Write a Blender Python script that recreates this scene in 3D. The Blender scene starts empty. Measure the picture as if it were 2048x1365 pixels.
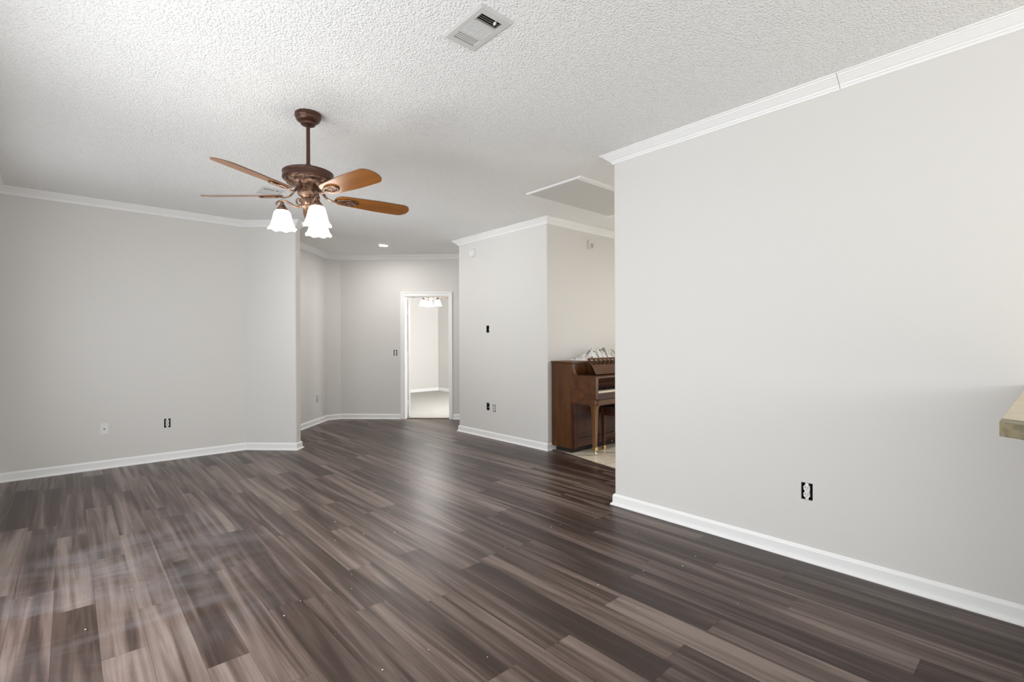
import bpy, bmesh, math, random
from mathutils import Vector, Matrix
random.seed(7)
C = bpy.context.scene.collection
PI = math.pi
R2 = math.sqrt(2)
scn = bpy.context.scene

# ------------------------------------------------------------------ camera
FPX = 987.14                       # focal length in pixels of the 2048 px wide frame
YAW = 0.73112                      # the room's long axis is +Y, the view turns towards +X
cam_d = bpy.data.cameras.new('camera')
cam_d.sensor_width = 36.0
cam_d.lens = 36.0 * FPX / 2048.0
cam_d.shift_y = 2.59 / 2048.0
cam_d.clip_start = 0.05
cam = bpy.data.objects.new('camera', cam_d)
C.objects.link(cam)
cam.matrix_world = (Matrix.Translation((0, 0, 1.27)) @ Matrix.Rotation(-YAW, 4, 'Z')
                    @ Matrix.Rotation(PI / 2, 4, 'X') @ Matrix.Rotation(-0.004, 4, 'Z'))
scn.camera = cam

# ------------------------------------------------------------------ world, exposure
world = bpy.data.worlds.new('world'); scn.world = world
world.use_nodes = True
bg = world.node_tree.nodes['Background']
bg.inputs[0].default_value = (0.86, 0.93, 1.0, 1); bg.inputs[1].default_value = 1.0
scn.view_settings.view_transform = 'Standard'
scn.view_settings.look = 'None'
scn.view_settings.gamma = 1.0
scn.view_settings.use_curve_mapping = False
scn.view_settings.exposure = 0.03
try:
    scn.cycles.use_denoising = True
    scn.cycles.max_bounces = 10
    scn.cycles.diffuse_bounces = 6
    scn.cycles.sample_clamp_indirect = 6.0
except Exception:
    pass

# ------------------------------------------------------------------ daylight through the windows, and added fill lights
SIDE_X, BACK_Y, CE = -0.517, -3.6, 2.724
def area(name, loc, direction, sx, sy, power, col=(1, 1, 1), spread=180):
    d = bpy.data.lights.new(name, 'AREA'); d.shape = 'RECTANGLE'
    d.size, d.size_y, d.energy, d.color, d.spread = sx, sy, power, col, math.radians(spread)
    o = bpy.data.objects.new(name, d); C.objects.link(o); o.location = loc
    o.rotation_euler = Vector(direction).to_track_quat('-Z', 'Z').to_euler()
    return o
SLIDER = (1.20, 3.60, 0.02, 2.06)      # y0, y1, z0, z1 in the side wall
SIDEWIN = (-2.9, -0.7, 0.55, 2.1)
ADDED_WIN = (4.35, 5.65, 0.55, 2.1)  # invented far window, put in to light the center wall
BACKWIN = (0.1, 2.7, 0.5, 2.1)         # x0, x1, z0, z1 in the back wall
DAY = (0.972, 0.988, 1.0)
area('daylight_slider', (SIDE_X - 0.10, 2.40, 1.04), (1, 0, 0), 2.3, 2.0, 78, DAY)
area('daylight_side', (SIDE_X - 0.10, -1.8, 1.32), (1, 0, 0), 2.1, 1.5, 21, DAY)
area('side_fill_beam', (SIDE_X - 0.02, -1.8, 1.32), (1, .9, .45), 2.1, 1.5, 12, DAY, 115)  # extra narrowed beam added here, tilted up towards far wall and ceiling
area('far_fill', (SIDE_X - 0.10, 5.0, 1.32), (1, 0, 0), 1.2, 1.45, 11, DAY)  # fill set into the invented far window
area('far_fill_beam', (SIDE_X - 0.02, 5.0, 1.32), (1, -.03, .23), 1.2, 1.45, 8, DAY, 52)  # narrow beam added to brighten the center wall and far ceiling
area('daylight_back', (1.4, BACK_Y - 0.10, 1.3), (0, 1, 0), 2.5, 1.55, 62, DAY)
area('dining_side_fill', (6.95, 0.6, 1.4), (-1, 0.25, 0), 2.2, 1.4, 40, DAY)  # added fill before the closed east wall, brightens the dining tile
area('dining_top_fill', (5.6, 1.9, 2.55), (0, 0, -1), .45, .45, 27, (1.0, .985, .95))  # added overhead fill without a fixture, lifts the tile floor
area('daylight_bedroom', (6.35, 6.12, 1.45), (0, 1, 0), 1.3, 1.4, 84, DAY)

# ------------------------------------------------------------------ materials
def mat(name, col=(.8, .8, .8), rough=.5, metal=0.0, spec=.5, coat=0.0):
    m = bpy.data.materials.new(name); m.use_nodes = True
    b = m.node_tree.nodes['Principled BSDF']
    b.inputs['Base Color'].default_value = (*col, 1)
    b.inputs['Roughness'].default_value = rough
    b.inputs['Metallic'].default_value = metal
    b.inputs['Specular IOR Level'].default_value = spec
    if coat: b.inputs['Coat Weight'].default_value = coat; b.inputs['Coat Roughness'].default_value = .15
    return m
def nd(m, t, **kw):
    n = m.node_tree.nodes.new(t)
    for k, v in kw.items(): setattr(n, k, v)
    return n
def ln(m, a, b): m.node_tree.links.new(a, b)
def bsdf(m): return m.node_tree.nodes['Principled BSDF']
def mapped(m, scale, rot=(0, 0, 0), coord='Object'):
    tc = nd(m, 'ShaderNodeTexCoord'); mp = nd(m, 'ShaderNodeMapping')
    mp.inputs['Scale'].default_value = scale; mp.inputs['Rotation'].default_value = rot
    ln(m, tc.outputs[coord], mp.inputs['Vector']); return mp.outputs[0]
def noise(m, vec, scale, detail=2, rough=.5, dist=0.0):
    n = nd(m, 'ShaderNodeTexNoise'); n.inputs['Scale'].default_value = scale
    n.inputs['Detail'].default_value = detail; n.inputs['Roughness'].default_value = rough
    n.inputs['Distortion'].default_value = dist
    ln(m, vec, n.inputs['Vector']); return n.outputs['Fac']
def ramp(m, fac, stops):
    r = nd(m, 'ShaderNodeValToRGB'); e = r.color_ramp.elements
    while len(e) < len(stops): e.new(.5)
    for i, (p, c) in enumerate(stops):
        e[i].position = p; e[i].color = (*c, 1) if len(c) == 3 else c
    ln(m, fac, r.inputs[0]); return r.outputs[0]
def math_n(m, op, a, b=None, c=None):
    n = nd(m, 'ShaderNodeMath', operation=op)
    for i, v in enumerate((a, b, c)):
        if v is None: continue
        if isinstance(v, (int, float)): n.inputs[i].default_value = v
        else: ln(m, v, n.inputs[i])
    return n.outputs[0]
def mix_c(m, fac, a, b, mode='MIX'):
    n = nd(m, 'ShaderNodeMix', data_type='RGBA', blend_type=mode)
    if isinstance(fac, (int, float)): n.inputs[0].default_value = fac
    else: ln(m, fac, n.inputs[0])
    for s, v in ((6, a), (7, b)):
        if isinstance(v, tuple): n.inputs[s].default_value = (*v, 1)
        else: ln(m, v, n.inputs[s])
    return n.outputs[2]
def bump(m, h, strength, dist):
    b = nd(m, 'ShaderNodeBump'); b.inputs['Strength'].default_value = strength
    b.inputs['Distance'].default_value = dist
    ln(m, h, b.inputs['Height']); ln(m, b.outputs[0], bsdf(m).inputs['Normal'])

M = {}
# greige wall paint with a faint roller texture
m = M['wall'] = mat('wall_paint', (.730, .714, .690), .6, spec=.3)
v = mapped(m, (1, 1, 1))
bump(m, noise(m, v, 55, 3), .12, .002)
# sprayed popcorn ceiling
m = M['ceiling'] = mat('popcorn_ceiling', (.885, .885, .875), .9, spec=.1)
v = mapped(m, (1, 1, 1))
vo = nd(m, 'ShaderNodeTexVoronoi', feature='SMOOTH_F1'); vo.inputs['Scale'].default_value = 88; vo.inputs['Smoothness'].default_value = .35
ln(m, v, vo.inputs['Vector'])
n1 = noise(m, v, 60, 3, .6)
grit = math_n(m, 'MULTIPLY', math_n(m, 'MAXIMUM', math_n(m, 'SUBTRACT', .62, vo.outputs['Distance']), 0.0), n1)
h = math_n(m, 'ADD', grit, math_n(m, 'MULTIPLY', noise(m, v, 130, 2), .12))
bump(m, h, .72, .018)
M['trim'] = mat('white_trim_paint', (.92, .92, .915), .35)
M['plastic'] = mat('white_plastic', (.82, .81, .79), .35)
M['almond'] = mat('worn_white_plastic', (.74, .71, .66), .4)
M['vent'] = mat('vent_enamel', (.62, .615, .60), .45)
M['vent_lit'] = mat('vent_enamel_lit', (.78, .78, .77), .4)  # same enamel coloured lighter, as if the middle louvers caught the light
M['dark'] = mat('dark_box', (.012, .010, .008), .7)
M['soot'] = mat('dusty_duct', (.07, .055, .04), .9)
M['hatch'] = mat('smooth_hatch_paint', (.66, .66, .64), .6, spec=.2)
M['steel'] = mat('steel', (.55, .55, .53), .35, 1.0)
M['brass'] = mat('brass', (.62, .46, .20), .28, 1.0)
M['chrome'] = mat('chrome', (.8, .8, .8), .15, 1.0)

# vinyl planks: one attribute value per plank drives the print
m = M['planks'] = mat('vinyl_planks', (.2, .17, .15), .34, spec=.32)
at = nd(m, 'ShaderNodeAttribute', attribute_name='plank')
sep = nd(m, 'ShaderNodeSeparateColor'); ln(m, at.outputs['Color'], sep.inputs[0])
tone, rnd1, rnd2 = sep.outputs[0], sep.outputs[1], sep.outputs[2]
tc = nd(m, 'ShaderNodeTexCoord')
cmb = nd(m, 'ShaderNodeCombineXYZ')
ln(m, math_n(m, 'MULTIPLY', rnd1, 37.0), cmb.inputs[0]); ln(m, math_n(m, 'MULTIPLY', rnd2, 53.0), cmb.inputs[1])
ln(m, math_n(m, 'MULTIPLY', rnd1, 11.0), cmb.inputs[2])
def plank_vec(sx, sy):
    mp = nd(m, 'ShaderNodeMapping'); mp.inputs['Scale'].default_value = (sx, sy, 1)
    ln(m, tc.outputs['Object'], mp.inputs['Vector'])
    ad = nd(m, 'ShaderNodeVectorMath', operation='ADD')
    ln(m, mp.outputs[0], ad.inputs[0]); ln(m, cmb.outputs[0], ad.inputs[1]); return ad.outputs[0]
bands = noise(m, plank_vec(15, .66), 1.0, 2.5, .5, .75)         # broad heartwood bands
streak = noise(m, plank_vec(60, 1.6), 1.0, 3, .6, .3)
grain = noise(m, plank_vec(260, 8), 1.0, 3, .65)
val = math_n(m, 'ADD', math_n(m, 'MULTIPLY', bands, 1.38), math_n(m, 'MULTIPLY', streak, .32))
val = math_n(m, 'ADD', val, math_n(m, 'MULTIPLY', grain, .22))
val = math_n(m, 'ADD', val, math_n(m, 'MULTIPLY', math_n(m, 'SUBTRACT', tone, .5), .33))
val = math_n(m, 'SUBTRACT', val, .50)
col = ramp(m, val, [(.22, (.036, .020, .015)), (.40, (.078, .050, .040)), (.56, (.140, .100, .084)), (.80, (.245, .190, .164))])
# rubbed-in drywall dust on part of the floor
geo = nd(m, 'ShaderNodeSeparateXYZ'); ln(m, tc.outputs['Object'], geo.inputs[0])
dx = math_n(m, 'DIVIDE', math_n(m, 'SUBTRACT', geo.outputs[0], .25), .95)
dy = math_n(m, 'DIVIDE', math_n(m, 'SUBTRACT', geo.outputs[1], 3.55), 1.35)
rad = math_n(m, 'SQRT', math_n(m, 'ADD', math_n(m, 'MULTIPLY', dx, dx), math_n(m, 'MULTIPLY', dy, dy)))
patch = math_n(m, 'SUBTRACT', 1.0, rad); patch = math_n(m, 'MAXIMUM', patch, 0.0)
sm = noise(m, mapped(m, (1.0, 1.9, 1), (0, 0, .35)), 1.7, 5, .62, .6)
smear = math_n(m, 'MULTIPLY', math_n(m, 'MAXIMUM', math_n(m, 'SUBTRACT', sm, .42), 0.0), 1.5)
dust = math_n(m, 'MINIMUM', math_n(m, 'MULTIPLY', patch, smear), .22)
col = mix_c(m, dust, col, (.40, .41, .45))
ln(m, col, bsdf(m).inputs['Base Color'])
ln(m, math_n(m, 'ADD', math_n(m, 'MULTIPLY', grain, .16), .27), bsdf(m).inputs['Roughness'])
bump(m, grain, .06, .002)

# cream floor tile with narrow grout
m = M['tile'] = mat('cream_tile', (.6, .53, .43), .35)
v = mapped(m, (1, 1, 1))
br = nd(m, 'ShaderNodeTexBrick'); br.offset = 0.0
br.inputs['Scale'].default_value = 1.0; br.inputs['Brick Width'].default_value = .45; br.inputs['Row Height'].default_value = .45
br.inputs['Mortar Size'].default_value = .004
br.inputs['Color1'].default_value = (.86, .78, .65, 1); br.inputs['Color2'].default_value = (.80, .72, .58, 1)
br.inputs['Mortar'].default_value = (.42, .37, .30, 1)
ln(m, v, br.inputs['Vector'])
cl = ramp(m, noise(m, v, 5, 5, .65, 1.5), [(.3, (.80, .76, .70)), (.7, (1.0, 1.0, 1.0))])
ln(m, mix_c(m, 1.0, br.outputs['Color'], cl, 'MULTIPLY'), bsdf(m).inputs['Base Color'])
# carpet
m = M['carpet'] = mat('pale_carpet', (.5, .47, .42), .95, spec=.05)
v = mapped(m, (1, 1, 1))
ln(m, ramp(m, noise(m, v, 90, 3), [(.3, (.36, .35, .33)), (.7, (.52, .51, .48))]), bsdf(m).inputs['Base Color'])
bump(m, noise(m, v, 140, 2), .6, .01)

def wood(name, dark, light, scale, rough, axis='x', coat=.25):
    m = mat(name, light, rough, coat=coat, spec=.3)
    s = {'x': (1.2, 14, 14), 'y': (14, 1.2, 14), 'z': (14, 14, 1.2)}[axis]
    v = mapped(m, tuple(k * scale for k in s))
    a = noise(m, v, 1.0, 4, .6, .6)
    f = noise(m, v, 6.0, 2, .6)
    val = math_n(m, 'ADD', math_n(m, 'MULTIPLY', a, .75), math_n(m, 'MULTIPLY', f, .25))
    ln(m, ramp(m, val, [(.32, dark), (.68, light)]), bsdf(m).inputs['Base Color'])
    return m
M['walnut'] = wood('walnut_side', (.040, .013, .004), (.125, .048, 0.012), 1.0, .42, 'z', .08)
M['walnut_h'] = wood('walnut_rail', (.050, .017, .005), (.135, .050, .013), 1.0, .40, 'x', .08)
M['walnut_red'] = wood('walnut_lower', (.026, .006, .0025), (.080, .022, .007), .8, .42, 'x', .05)
M['walnut_leg'] = wood('walnut_leg', (.10, .042, .014), (.22, .10, .034), 1.2, .28, 'z')
M['blade_wood'] = wood('cherry_blade', (.19, .062, .010), (.36, .135, .022), .9, .34, 'x', .4)
M['blade_edge'] = mat('blade_edge', (.16, .09, .06), .4)
M['bronze'] = mat('brown_bronze', (.085, .040, .026), .38, .55)
m = M['antique'] = mat('antique_bronze', (.2, .11, .06), .36, .75)
v = mapped(m, (1, 1, 1))
ln(m, ramp(m, noise(m, v, 40, 3), [(.35, (.085, .045, .030)), (.65, (.30, .185, .125))]), bsdf(m).inputs['Base Color'])
bump(m, noise(m, v, 90, 2), .35, .004)
def emit(name, col, strength):
    m = mat(name, (.9, .9, .88), .4)
    bsdf(m).inputs['Emission Color'].default_value = (*col, 1)
    bsdf(m).inputs['Emission Strength'].default_value = strength
    return m
M['shade'] = emit('lit_frosted_glass', (1.0, .97, .92), 6.0)
M['shade_bedroom'] = emit('lit_frosted_glass_bedroom', (1.0, .98, .95), 60.0)
M['lens'] = emit('lit_lens', (1.0, .97, .93), 430.0)
m = M['bar_top'] = mat('cream_laminate', (.66, .56, .38), .35)
v = mapped(m, (1, 1, 1))
ln(m, ramp(m, noise(m, v, 7, 6, .7, .8), [(.3, (.58, .47, .30)), (.7, (.74, .65, .46))]), bsdf(m).inputs['Base Color'])
m = M['bar_edge'] = mat('mottled_edge', (.2, .18, .1), .4)
v = mapped(m, (1, 1, 1))
ln(m, ramp(m, noise(m, v, 30, 5, .7, .6), [(.30, (.075, .066, .034)), (.52, (.19, .165, .092)), (.75, (.33, .25, .12))]), bsdf(m).inputs['Base Color'])
m = M['cloth'] = mat('striped_cloth', (.8, .8, .8), .8, spec=.1)
wv = nd(m, 'ShaderNodeTexWave'); wv.inputs['Scale'].default_value = 3.2; wv.inputs['Distortion'].default_value = 1.5
ln(m, mapped(m, (1, .55, .4)), wv.inputs['Vector'])
ln(m, ramp(m, wv.outputs['Fac'], [(.0, (.30, .28, .27)), (.16, (.36, .34, .33)), (.24, (.74, .73, .71)), (1.0, (.80, .79, .77))]), bsdf(m).inputs['Base Color'])
M['ivory'] = mat('ivory_key', (.72, .62, .44), .3)
M['ebony'] = mat('ebony_key', (.012, .010, .009), .3)
M['leather'] = mat('dark_bench_top', (.03, .016, .012), .35)
M['crumb'] = mat('drywall_crumb', (.78, .77, .75), .9)

# ------------------------------------------------------------------ mesh helpers
def B(): return bmesh.new()
def box(bm, x0, x1, y0, y1, z0, z1, bev=0.0):
    vs = [bm.verts.new(p) for p in ((x0, y0, z0), (x1, y0, z0), (x1, y1, z0), (x0, y1, z0),
                                    (x0, y0, z1), (x1, y0, z1), (x1, y1, z1), (x0, y1, z1))]
    fs = [bm.faces.new([vs[i] for i in f]) for f in ((3, 2, 1, 0), (4, 5, 6, 7), (0, 1, 5, 4), (1, 2, 6, 5), (2, 3, 7, 6), (3, 0, 4, 7))]
    if bev > 0:
        es = list({e for f in fs for e in f.edges})
        bmesh.ops.bevel(bm, geom=es, offset=bev, segments=2, affect='EDGES', profile=.5)
    return vs
def prism(bm, pts, z0, z1):
    lo = [bm.verts.new((x, y, z0)) for x, y in pts]; hi = [bm.verts.new((x, y, z1)) for x, y in pts]
    n = len(pts)
    bm.faces.new(lo[::-1]); bm.faces.new(hi)
    for i in range(n):
        j = (i + 1) % n; bm.faces.new((lo[i], lo[j], hi[j], hi[i]))
def prism_yz(bm, pts, x0, x1):
    a = [bm.verts.new((x0, y, z)) for y, z in pts]; b = [bm.verts.new((x1, y, z)) for y, z in pts]
    n = len(pts); bm.faces.new(a); bm.faces.new(b[::-1])
    for i in range(n):
        j = (i + 1) % n; bm.faces.new((a[j], a[i], b[i], b[j]))
def lathe(bm, prof, seg=40, c=(0, 0), cap=True):
    rings = []
    for r, z in prof:
        if r < 1e-6: rings.append([bm.verts.new((c[0], c[1], z))])
        else: rings.append([bm.verts.new((c[0] + r * math.cos(2 * PI * k / seg), c[1] + r * math.sin(2 * PI * k / seg), z)) for k in range(seg)])
    for a, b in zip(rings, rings[1:]):
        for k in range(seg):
            l = (k + 1) % seg
            if len(a) == 1 and len(b) == 1: continue
            if len(a) == 1: bm.faces.new((a[0], b[l], b[k]))
            elif len(b) == 1: bm.faces.new((a[k], a[l], b[0]))
            else: bm.faces.new((a[k], a[l], b[l], b[k]))
    if cap:
        for r in (rings[0], rings[-1]):
            if len(r) > 2: bm.faces.new(r)
def tube(bm, pts, rad, seg=10, closed=False, flat=1.0):
    pts = [Vector(p) for p in pts]; n = len(pts)
    rads = rad if isinstance(rad, (list, tuple)) else [rad] * n
    rings = []; up = Vector((0, 0, 1)); prev = None
    for i, p in enumerate(pts):
        if closed: t = (pts[(i + 1) % n] - pts[i - 1]).normalized()
        else: t = (pts[min(i + 1, n - 1)] - pts[max(i - 1, 0)]).normalized()
        a = prev if prev is not None else (up.cross(t) if abs(t.z) < .98 else Vector((1, 0, 0)))
        a = (a - t * a.dot(t)).normalized(); prev = a
        b = t.cross(a)
        rings.append([bm.verts.new(p + a * (rads[i] * math.cos(2 * PI * k / seg)) + b * (rads[i] * flat * math.sin(2 * PI * k / seg))) for k in range(seg)])
    rng = range(n) if closed else range(n - 1)
    for i in rng:
        a, b = rings[i], rings[(i + 1) % n]
        for k in range(seg): bm.faces.new((a[k], a[(k + 1) % seg], b[(k + 1) % seg], b[k]))
    if not closed: bm.faces.new(rings[0][::-1]); bm.faces.new(rings[-1])
def spline(pts, n=8):
    P = [Vector(p) for p in pts]; P = [2 * P[0] - P[1]] + P + [2 * P[-1] - P[-2]]; out = []
    for i in range(1, len(P) - 2):
        for k in range(n):
            t = k / n
            out.append(.5 * ((2 * P[i]) + (P[i + 1] - P[i - 1]) * t + (2 * P[i - 1] - 5 * P[i] + 4 * P[i + 1] - P[i + 2]) * t * t
                             + (3 * P[i] - P[i - 1] - 3 * P[i + 1] + P[i + 2]) * t ** 3))
    return out + [P[-2]]
def obj(name, bm, material, parent=None, smooth=False):
    bmesh.ops.recalc_face_normals(bm, faces=bm.faces)
    me = bpy.data.meshes.new(name); bm.to_mesh(me); bm.free()
    for mt in (material if isinstance(material, (list, tuple)) else [material]): me.materials.append(mt)
    if smooth:
        for p in me.polygons: p.use_smooth = True
        try: me.set_sharp_from_angle(angle=math.radians(38))
        except Exception: pass
    o = bpy.data.objects.new(name, me); C.objects.link(o)
    if parent: o.parent = parent
    return o
def thing(name, label, cat, loc=(0, 0, 0), rotz=0.0, group=None):
    o = bpy.data.objects.new(name, None); C.objects.link(o)
    o.empty_display_size = .1; o.location = loc; o.rotation_euler = (0, 0, rotz)
    o['label'] = label; o['category'] = cat
    if group: o['group'] = group
    return o
def tag(o, label, cat, group=None, kind=None):
    o['label'] = label; o['category'] = cat
    if group: o['group'] = group
    if kind: o['kind'] = kind
    return o
def struct(o, label=None, cat=None):
    o['kind'] = 'structure'
    if label: o['label'] = label
    if cat: o['category'] = cat
    return o
def dup(root, loc, rotz, label, group=None):
    r = root.copy(); C.objects.link(r); r.location = loc; r.rotation_euler = (0, 0, rotz); r['label'] = label
    if group: r['group'] = group
    def rec(src, dst):
        for ch in list(src.children):
            c = ch.copy(); C.objects.link(c); c.parent = dst; rec(ch, c)
    rec(root, r); return r
def cut(o, boxes):
    """cut rectangular holes; each box = (matrix, x0,x1,y0,y1,z0,z1)"""
    bm = B()
    for mtx, *d in boxes:
        vs = box(bm, *d)
        for v_ in vs: v_.co = mtx @ v_.co
    c = obj('cutter', bm, M['dark'])
    md = o.modifiers.new('holes', 'BOOLEAN'); md.operation = 'DIFFERENCE'; md.solver = 'EXACT'; md.object = c
    dg = bpy.context.evaluated_depsgraph_get(); dg.update()
    me = bpy.data.meshes.new_from_object(o.evaluated_get(dg))
    o.modifiers.clear(); o.data = me
    bpy.data.objects.remove(c)
def sweep(name, pts, prof, material, flip=False):
    """profile (out, z) along a plan polyline; 'out' is to the right of travel (left if flip)"""
    P = [Vector((x, y)) for x, y in pts]; n = len(P); bm = B(); rings = []
    sg = -1 if flip else 1
    nr = [Vector((d.y, -d.x)) * sg for d in ((P[i + 1] - P[i]).normalized() for i in range(n - 1))]
    for i in range(n):
        if i == 0: mv = nr[0]
        elif i == n - 1: mv = nr[-1]
        else:
            mv = nr[i - 1] + nr[i]; mv = mv / (mv.dot(nr[i]))
        rings.append([bm.verts.new((P[i].x + mv.x * o_, P[i].y + mv.y * o_, z_)) for o_, z_ in prof])
    k = len(prof)
    for a, b in zip(rings, rings[1:]):
        for j in range(k): bm.faces.new((a[j], a[(j + 1) % k], b[(j + 1) % k], b[j]))
    bm.faces.new(rings[0]); bm.faces.new(rings[-1])
    return struct(obj(name, bm, material))
def arc_corner(p, a, b, r, n=5):
    """rounded corner at p between the directions to a and b"""
    p, a, b = Vector(p), Vector(a), Vector(b)
    u = (a - p).normalized(); w = (b - p).normalized()
    half = math.acos(max(-1, min(1, u.dot(w)))) / 2; d = r / math.tan(half)
    s = p + u * d; e = p + w * d; c = p + (u + w).normalized() * (r / math.sin(half))
    a0 = math.atan2(*(s - c).yx); a1 = math.atan2(*(e - c).yx)
    da = (a1 - a0 + PI) % (2 * PI) - PI
    return [(c.x + r * math.cos(a0 + da * k / n), c.y + r * math.sin(a0 + da * k / n)) for k in range(n + 1)]

# ------------------------------------------------------------------ plan of the place
LY = 6.515                                   # left wall plane (faces -Y)
A0 = (1.563, LY); SB = (2.003, 6.075); SC = (2.088, 6.160); SD = (1.648, 6.600)
H0 = (1.680, 6.600); H1 = (3.150, 8.070); H2 = (3.385, 8.070)
CX, CY0, CY1 = 4.157, 4.019, 5.775
DOOR_END = (11.455 - CY1, CY1)
DX, DY = 3.168, 2.338
bull = .016

# ------------------------------------------------------------------ floors
bm = B()
cl = bm.loops.layers.float_color.new('plank')
W_, L_ = .152, 1.22
known = {0: 3.47, 1: 3.16, 2: 3.79, 3: 2.95, 4: 2.23, 5: 3.15, 6: 2.52, 7: 3.72, 8: 2.23, 9: 2.66, 10: 2.08, 11: 2.65, 15: 1.044, 16: 1.56}
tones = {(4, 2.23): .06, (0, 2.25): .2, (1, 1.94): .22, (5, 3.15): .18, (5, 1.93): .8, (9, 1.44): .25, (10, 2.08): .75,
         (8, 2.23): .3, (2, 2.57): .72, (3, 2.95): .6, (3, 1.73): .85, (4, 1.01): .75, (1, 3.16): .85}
k = -2
while -.213 + W_ * k < 5.75:
    xa = -.213 + W_ * k; xb = xa + W_
    off = known.get(k, random.uniform(0, L_))
    y = off - math.ceil((off - BACK_Y) / L_) * L_
    while y < 8.2:
        y0, y1 = max(y, BACK_Y), min(y + L_, 8.2)
        if y1 > y0:
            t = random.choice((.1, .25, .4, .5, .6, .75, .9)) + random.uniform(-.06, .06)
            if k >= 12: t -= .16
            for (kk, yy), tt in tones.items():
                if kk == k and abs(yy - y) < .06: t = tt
            f = bm.faces.new([bm.verts.new(p) for p in ((xa + .0004, y0 + .0005, 0), (xb - .0004, y0 + .0005, 0), (xb - .0004, y1 - .0005, 0), (xa + .0004, y1 - .0005, 0))])
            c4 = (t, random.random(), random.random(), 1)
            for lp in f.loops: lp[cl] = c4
        y += L_
    k += 1
f = bm.faces.new([bm.verts.new(p) for p in ((-.60, BACK_Y, -.0015), (5.8, BACK_Y, -.0015), (5.8, 8.2, -.0015), (-.60, 8.2, -.0015))])
for lp in f.loops: lp[cl] = (.02, .5, .5, 1)
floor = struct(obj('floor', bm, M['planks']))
bm = B(); prism(bm, [(4.247, 4.019), (3.862, 2.10), (3.292, 2.10), (3.292, BACK_Y), (7.2, BACK_Y), (7.2, 4.019)], -.01, .008)
struct(obj('floor_dining', bm, M['tile']))
bm = B(); prism(bm, [(5.57, 5.96), (7.215, 5.96), (7.215, 10.95), (2.6, 10.95), (2.6, 8.93)], -.01, .014)
struct(obj('floor_bedroom', bm, M['carpet']))
bm = B()
d_ = Vector((3.862 - 4.247, 2.10 - 4.019)).normalized(); n_ = Vector((-d_.y, d_.x)) * -1
a_, b_ = Vector((4.247, 4.019)), Vector((3.862, 2.10))
prism(bm, [tuple(a_), tuple(a_ + n_ * .028), tuple(b_ + n_ * .028), tuple(b_)], 0, .011)
m_strip = wood('transition_strip', (.06, .04, .032), (.12, .085, .07), 1, .4, 'y')
struct(obj('trim_1', bm, m_strip))
bm = B()
dd = Vector((1, -1)) / R2
p0 = Vector((4.158, 7.279)) + Vector((.045, .045)); p1 = Vector((4.673, 6.764)) + Vector((.045, .045))
prism(bm, [tuple(p0), tuple(p1), tuple(p1 + Vector((.02, .02))), tuple(p0 + Vector((.02, .02)))], 0, .010)
struct(obj('trim_2', bm, mat('threshold_strip', (.16, .12, .06), .4, .3)))

# ------------------------------------------------------------------ ceiling
bm = B(); box(bm, -.70, 7.4, BACK_Y - .15, 11.15, CE, CE + .14)
ceiling = struct(obj('ceiling', bm, M['ceiling']))
VENT1 = (1.315, 1.508, 1.655, 1.955); VENT2 = (1.322, 1.530, 4.915, 5.185)
HATCH = (3.322, 4.66, 2.805, 3.488)
DL = (3.491, 6.751)
I4 = Matrix.Identity(4)
cut(ceiling, [(I4, VENT1[0] + .025, VENT1[1] - .025, VENT1[2] + .025, VENT1[3] - .025, CE - .05, CE + .12),
              (I4, VENT2[0] + .025, VENT2[1] - .025, VENT2[2] + .025, VENT2[3] - .025, CE - .05, CE + .12),
              (I4, HATCH[0] + .03, HATCH[1] - .03, HATCH[2] + .03, HATCH[3] - .03, CE - .05, CE + .10),
              (I4, DL[0] - .055, DL[0] + .055, DL[1] - .055, DL[1] + .055, CE - .05, CE + .11)])

# ------------------------------------------------------------------ walls
def wall(name, pts, z0=0.0, z1=CE):
    bm = B(); prism(bm, pts, z0 - .02, z1 + .01); return struct(obj(name, bm, M['wall']))
wall_left = wall('wall_left', [(-.66, LY), A0, (A0[0] + .05, LY + .12), (-.66, LY + .12)])
wall('wall_stub', [A0] + arc_corner(SB, A0, SC, bull) + arc_corner(SC, SB, SD, bull) + [SD])
wall_hall = wall('wall_hall', [H0, H1, H2, (3.47, 8.155), (3.47, 8.20), (3.08, 8.20), (1.595, 6.685)])
# door wall, built in the local frame: s along the wall to the right, +n away from the room
DW = Matrix.Translation((H2[0], H2[1], 0)) @ Matrix.Rotation(-PI / 4, 4, 'Z')
S0, S1, DT = 1.095, 1.825, 2.035           # door opening
wl = (Vector(DOOR_END) - Vector(H2)).length
bm = B()
pr = [(0, -.02), (S0 - .02, -.02), (S0 - .02, DT + .02), (S1 + .02, DT + .02), (S1 + .02, -.02), (wl + .1, -.02), (wl + .1, CE + .01), (0, CE + .01)]
fr = [bm.verts.new((x, 0, z)) for x, z in pr]; bk = [bm.verts.new((x, .115, z)) for x, z in pr]
bm.faces.new(fr); bm.faces.new(bk[::-1])
for i in range(8): bm.faces.new((fr[i], bk[i], bk[(i + 1) % 8], fr[(i + 1) % 8]))
for v_ in bm.verts: v_.co = DW @ v_.co
wall_door = struct(obj('wall_door', bm, M['wall']))
wall_center = wall('wall_center', arc_corner((CX, CY0), (7.2, CY0), (CX, CY1), bull) + arc_corner((CX, CY1), (CX, CY0), (5.6, CY1), bull)
                   + [(5.76, CY1), (5.76, CY1 - .115), (CX + .115, CY1 - .115), (CX + .115, CY0 + .115), (7.32, CY0 + .115), (7.32, CY0)])
wall_right = wall('wall_right', [(DX, BACK_Y)] + [(DX + .12, BACK_Y), ] + arc_corner((DX + .12, DY), (DX + .12, BACK_Y), (DX, DY), bull) + arc_corner((DX, DY), (DX + .12, DY), (DX, BACK_Y), bull))
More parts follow.
